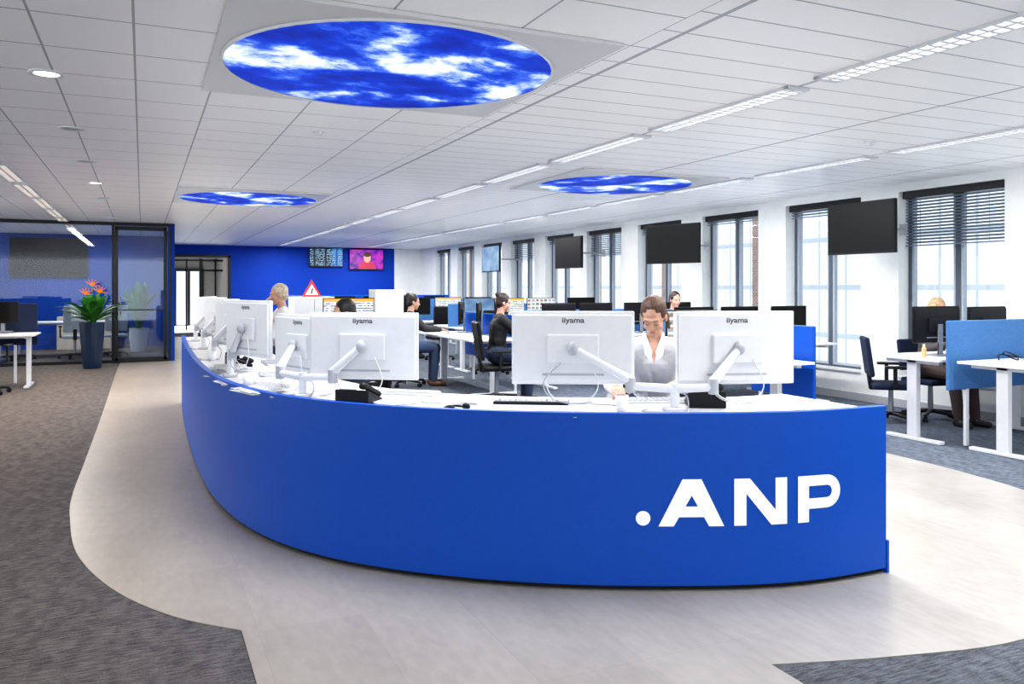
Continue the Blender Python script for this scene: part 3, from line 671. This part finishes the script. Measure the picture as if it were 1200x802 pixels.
def person(loc,yaw,label,lean=.2,pitch=.15,hyaw=0,hL=(.5,.15,.86),hR=(.5,-.15,.86),hair=(.02,.012,.008),style='short',top=(.8,.8,.8),bottom=(.02,.03,.07),shoe=(.02,.02,.02),sleeve=1.0,vox=.009,hz=0,feet=.40,female=True,collar=False,down=False):
    P=V((0,0,.605+hz)); Wt=P+V((math.sin(lean*.6)*.2,0,.19)); Ct=Wt+V((math.sin(lean)*.18,0,math.cos(lean)*.18)); N=Ct+V((math.sin(lean*1.2)*.15,0,math.cos(lean*1.2)*.15))
    Hc=N+V((.035+math.sin(lean)*.10,0,.155-.02*lean)); R=Matrix.Rotation(hyaw,3,'Z')@Matrix.Rotation(pitch,3,'Y')
    sw=.16 if female else .18; seg=[]
    def c(g,p,q,r1,r2=None): seg.append((g,V(p),V(q),r1,r1 if r2 is None else r2))
    Y=V((0,1,0))
    c('pel',P-Y*.075,P+Y*.075,.118); c('tor',P,Wt,.12,.105); c('tor',Wt-Y*.05,Wt+Y*.05,.095); c('tor',Wt-Y*.04,Ct-Y*.06,.095,.10); c('tor',Wt+Y*.04,Ct+Y*.06,.095,.10)
    c('tor',Ct-Y*.07,Ct+Y*.07,.10); Sh=[N+Y*(s*sw)+V((0,0,-.055)) for s in (1,-1)]
    for s,sh in zip((1,-1),Sh): c('tor',Ct+Y*(s*.06),sh+Y*(-s*.01),.095,.055); c('tor',N+V((-.01,0,-.03)),sh,.048,.05)
    if female:
        for s in (1,-1): c('tor',Ct+V((.035,s*.055,-.02)),Ct+V((.04,s*.055,-.02)),.056)
    c('neck',N+V((-.01,0,-.04)),Hc+R@V((-.015,0,-.06)),.052,.05)
    hands=[]
    for s,sh,T in ((1,Sh[0],V(hL)),(-1,Sh[1],V(hR))):
        E,T=ik(sh,T,.28,.25,V((-.3,s*.55,-1))); c('uarm',sh,E,.05,.040); c('farm',E,T,.039,.026); hands.append((s,E,T))
        hp=P+Y*(s*.085); K=V((.43,s*.12,.575+hz)); A=V((feet,s*.11,.09)); c('leg',hp,K,.088,.062); c('leg',K,A,.058,.038); c('foot',A,A+V((.03,0,-.04)),.036,.032); c('foot',A+V((-.03,0,-.045)),A+V((.15,s*.02,-.055)),.036,.028)
    mb=MB()
    for g,p,q,a,b in seg: mb.cap(p,q,a,b)
    for s,E,T in hands:
        d=(T-E).normalized(); d=(d+V((0,0,-.1))).normalized()
        inn=V((0,-s,0)); inn=(inn-d*inn.dot(d)).normalized(); nrm=d.cross(inn); nrm=nrm if nrm.z<0 else -nrm
        Rm=Matrix((d,inn,nrm)).transposed(); mb.ell(T+d*.045,(.05,.040,.017),Rm)
        for k,(o,l1) in enumerate(((.029,.038),(.010,.043),(-.010,.040),(-.028,.030))):
            b0=T+d*.078+inn*o; b1=b0+(d+nrm*.25+inn*o*3).normalized()*l1; b2=b1+(d*.75+nrm*.75).normalized()*l1*.7; b3=b2+(d*.35+nrm).normalized()*l1*.5
            mb.cap(b0,b1,.0095,.009,8); mb.cap(b1,b2,.009,.008,8); mb.cap(b2,b3,.008,.007,8)
        t0=T+d*.02+inn*.03; t1=t0+(inn*.8+d*.7+nrm*.2).normalized()*.04; mb.cap(t0,t1,.013,.010,8); mb.cap(t1,t1+(d+inn*.2+nrm*.2).normalized()*.03,.010,.008,8)
    h=lambda x,y,z: Hc+R@V((x,y,z))
    mb.ell(h(-.012,0,.032),(.093,.073,.088),R); mb.ell(h(.020,0,-.025),(.068,.058,.082),R); mb.ell(h(.040,0,-.072),(.040,.035,.036),R); mb.cap(h(.066,-.007,-.096),h(.066,.007,-.096),.015)
    mb.cap(h(.086,0,.006),h(.101,0,-.026),.0070,.0095,8); mb.cap(h(.090,-.009,-.030),h(.090,.009,-.030),.0075,None,8)
    mb.cap(h(.073,-.040,.024),h(.081,0,.024),.012,.010,8); mb.cap(h(.073,.040,.024),h(.081,0,.024),.012,.010,8)
    for s in (1,-1): mb.ell(h(-.005,s*.073,-.008),(.018,.010,.030),R,10); mb.ell(h(.054,s*.034,-.030),(.027,.023,.026),R,10)
    mb.cap(h(.078,-.012,-.060),h(.078,.012,-.060),.010,None,8)
    if down:
        for s in (1,-1): mb.ell(h(.070,s*.030,.002),(.012,.014,.011),R,12)
    body=bake(mb,'person',skin_c,None,vox,4); body.location=loc; body.rotation_euler=(0,0,yaw); tag(body,label,'person')
    bm_=M('brow',tuple(min(.5,q*1.2+.03) for q in hair),.8)
    for s in (1,-1):
        if not down:
            mb=MB(); mb.ell(h(.0755,s*.030,.000),(.009,.0125,.0050),R,12); mb.obj('eye',eye_w,body,smooth=True)
            mb=MB(); mb.ell(h(.0835,s*.030,-.001),(.0025,.0052,.0042),R,10); mb.obj('iris',eye_d,body,smooth=True)
        zz=-.0065 if down else .0055
        mb=MB(); mb.tube([h(.078,s*.018,zz+.002),h(.0815,s*.027,zz-.001),h(.079,s*.036,zz),h(.073,s*.043,zz+.002)],.0014); mb.obj('eyelash',eye_d,body,smooth=True)
        mb=MB(); mb.tube([h(.0905,s*.015,.022),h(.089,s*.026,.026),h(.084,s*.037,.026),h(.077,s*.046,.021)],.0018); mb.obj('eyebrow',bm_,body,smooth=True)
    mb=MB(); mb.ell(h(.0865,0,-.057),(.004,.019,.004),R,10); mb.ell(h(.085,0,-.063),(.005,.015,.0045),R,10); mb.obj('lips',lip_c,body,smooth=True)
    hm=M('hair',hair,.5,noise=.55,ns=22,stretch=(1,6,1.5),bump=.4); mb=MB(); mb.ell(h(-.024,0,.050),(.094,.080,.082),R,24); mb.ell(h(-.050,0,.0),(.064,.075,.084),R,20)
    for s in (1,-1):
        mb.ell(h(-.005,s*.052,.040),(.050,.028,.048),R)
        if style!='tail': mb.cap(h(.020,s*.068,.040),h(.005,s*.074,.0),.010,.008,8)
    if style=='bun': mb.ell(h(-.095,0,.095),(.04,.04,.038),R); mb.cap(h(-.05,0,.08),h(-.09,0,.09),.04,.03)
    if style=='long':
        for s in (1,-1): mb.cap(h(-.03,s*.072,.02),h(-.055,s*.078,-.12),.026,.024); mb.cap(h(-.055,s*.078,-.12),h(-.07,s*.07,-.20),.024,.016)
        mb.cap(h(-.07,0,.0),h(-.10,0,-.16),.065,.05)
    if style=='tail':
        mb.ell(h(-.105,0,.03),(.035,.04,.035),R); mb.cap(h(-.10,0,.03),h(-.15,0,-.03),.03,.028); mb.cap(h(-.15,0,-.03),h(-.15,0,-.15),.028,.012)
        mb.cap(h(-.03,.070,.0),h(-.035,.078,-.10),.018,.010,8)
    bake(mb,'hair',hm,body,max(.0045,vox*.7),2)
    tm=M('shirt',top,.8,noise=.03,ns=25,bump=.08); mb=MB()
    for g,p,q,a,b in seg:
        if g in('tor','pel'): mb.cap(p,q,a+.013,b+.013)
        if g=='uarm': mb.cap(p,q,a+.015,b+.016)
        if g=='farm' and sleeve>1: mb.cap(p,p.lerp(q,min(1,sleeve-1)),a+.016,b+.018)
    sh=bake(mb,'shirt',tm,body,vox,5)
    if collar:
        mb=MB(); a0=N+V((.045,-.035,.01)); a1=N+V((.045,.035,.01)); a2=N+V((.135,0,-.15)); 
        mb.rings([[a0,a1,a2],[a0+V((.012,0,.006)),a1+V((.012,0,.006)),a2+V((.010,0,.006))]]); mb.obj('open_neck',skin_c,sh)
        for s in (1,-1):
            mb=MB(); mb.rings([[N+V((-.03,s*.058,.015)),N+V((-.03,s*.062,.045)),N+V((-.03,s*.067,.04)),N+V((-.03,s*.070,.005))],
              [N+V((.045,s*.048,.0)),N+V((.045,s*.045,.035)),N+V((.055,s*.050,.035)),N+V((.065,s*.062,-.01))],
              [N+V((.125,s*.016,-.12)),N+V((.115,s*.010,-.07)),N+V((.122,s*.014,-.065)),N+V((.12,s*.055,-.085))]]); mb.obj('collar',tm,sh)
    mb=MB()
    for g,p,q,a,b in seg:
        if g in('leg','pel'): mb.cap(p,q,a+.014,b+.014)
    bake(mb,'trousers',M('trousers',bottom,.85,noise=.15,ns=60),body,vox,4)
    for s in (1,-1):
        A=V((feet,s*.11,.09)); mb=MB(); mb.cap(A+V((-.035,0,-.05)),A+V((.155,s*.02,-.055)),.043,.036); mb.cap(A,A+V((0,0,-.03)),.045,.045); bake(mb,'shoe',M('shoe_leather',shoe,.4),body,.01,3)
    return body
fy=math.atan2(-.835,-.55)
person((3.05,4.46,0),fy,'brown-haired woman in white shirt leaning over the desk',lean=.52,pitch=.55,hyaw=-.22,hL=(.50,.16,.93),hR=(.64,-.22,.91),hair=(.085,.038,.021),style='tail',top=(.93,.94,.97),sleeve=1.85,vox=.0048,hz=.10,collar=True,down=True)
chair((3.05,4.46,0),fy,None,hz=.09,bh=.4)
person((1.50,9.5,0),math.pi,'blonde person in a white t-shirt, hand at chin',lean=.10,pitch=.1,hL=(.40,.1,.92),hR=(.235,-.03,1.25),hair=(.50,.42,.32),style='short',top=(.82,.82,.82),sleeve=1.0,hz=.14)
chair((1.50,9.5,0),math.pi,None,hz=.13,bh=.4)
person((1.72,7.05,0),math.pi,'dark-haired person seated at the long desk behind monitors',lean=.15,hair=(.01,.008,.007),top=(.05,.05,.06),sleeve=1.9)
chair((1.72,7.05,0),math.pi,bh=.45)
person((3.66,11.9,0),rad(-10),'seated person in black top, jeans and brown shoes',lean=.12,hair=(.015,.01,.008),style='bun',top=(.03,.03,.035),bottom=(.05,.08,.16),shoe=(.16,.07,.03),sleeve=1.9)
chair((3.66,11.9,0),rad(-10),bh=.45)
person((4.20,9.70,0),rad(-12),'dark-haired woman with a bun and black top in a chair',lean=.1,pitch=.2,hair=(.02,.012,.01),style='bun',top=(.015,.015,.018),sleeve=1.0,hz=.02)
chair((4.20,9.70,0),rad(-12),None,'black office chair with a seated woman',bh=.5)
person((7.16,9.98,0),rad(-95),'dark-haired man seated behind a row of desks',lean=.1,hair=(.03,.02,.015),top=(.1,.12,.2),female=False,hz=.04,sleeve=1.9)
chair((7.16,9.98,0),rad(-95),bh=.4)
person((8.16,6.42,0),rad(-97),'blonde woman in patterned dark clothes at a window desk',lean=.12,pitch=.25,hair=(.45,.30,.16),style='long',top=(.08,.07,.07),bottom=(.06,.04,.04),sleeve=1.9,feet=.5,hL=(.4,.12,.9),hR=(.4,-.12,.9),hz=-.02)
chair((8.16,6.42,0),rad(-97),m_navy,'dark blue office chair occupied at the window desk',bh=.36,hz=-.02)

# ------------------------------------------------------------ world, camera
w=bpy.data.worlds.new('World'); S.world=w; w.use_nodes=True; bg=w.node_tree.nodes['Background']
bg.inputs[0].default_value=(.91,.955,1,1); bg.inputs[1].default_value=2.2
cam=bpy.data.cameras.new('Camera'); cam.sensor_width=36; cam.lens=28.5; cam.shift_y=-64/1200; cam.clip_end=200
co=link(bpy.data.objects.new('Camera',cam)); co.location=(0,0,1.5); co.rotation_euler=(rad(90),0,-math.atan2(433,950)); S.camera=co
S.view_settings.view_transform='Standard'; S.view_settings.exposure=.17
for lk in ('Medium High Contrast','High Contrast'):
    try: S.view_settings.look=lk; print('LOOK',lk); break
    except Exception as e: print(e)
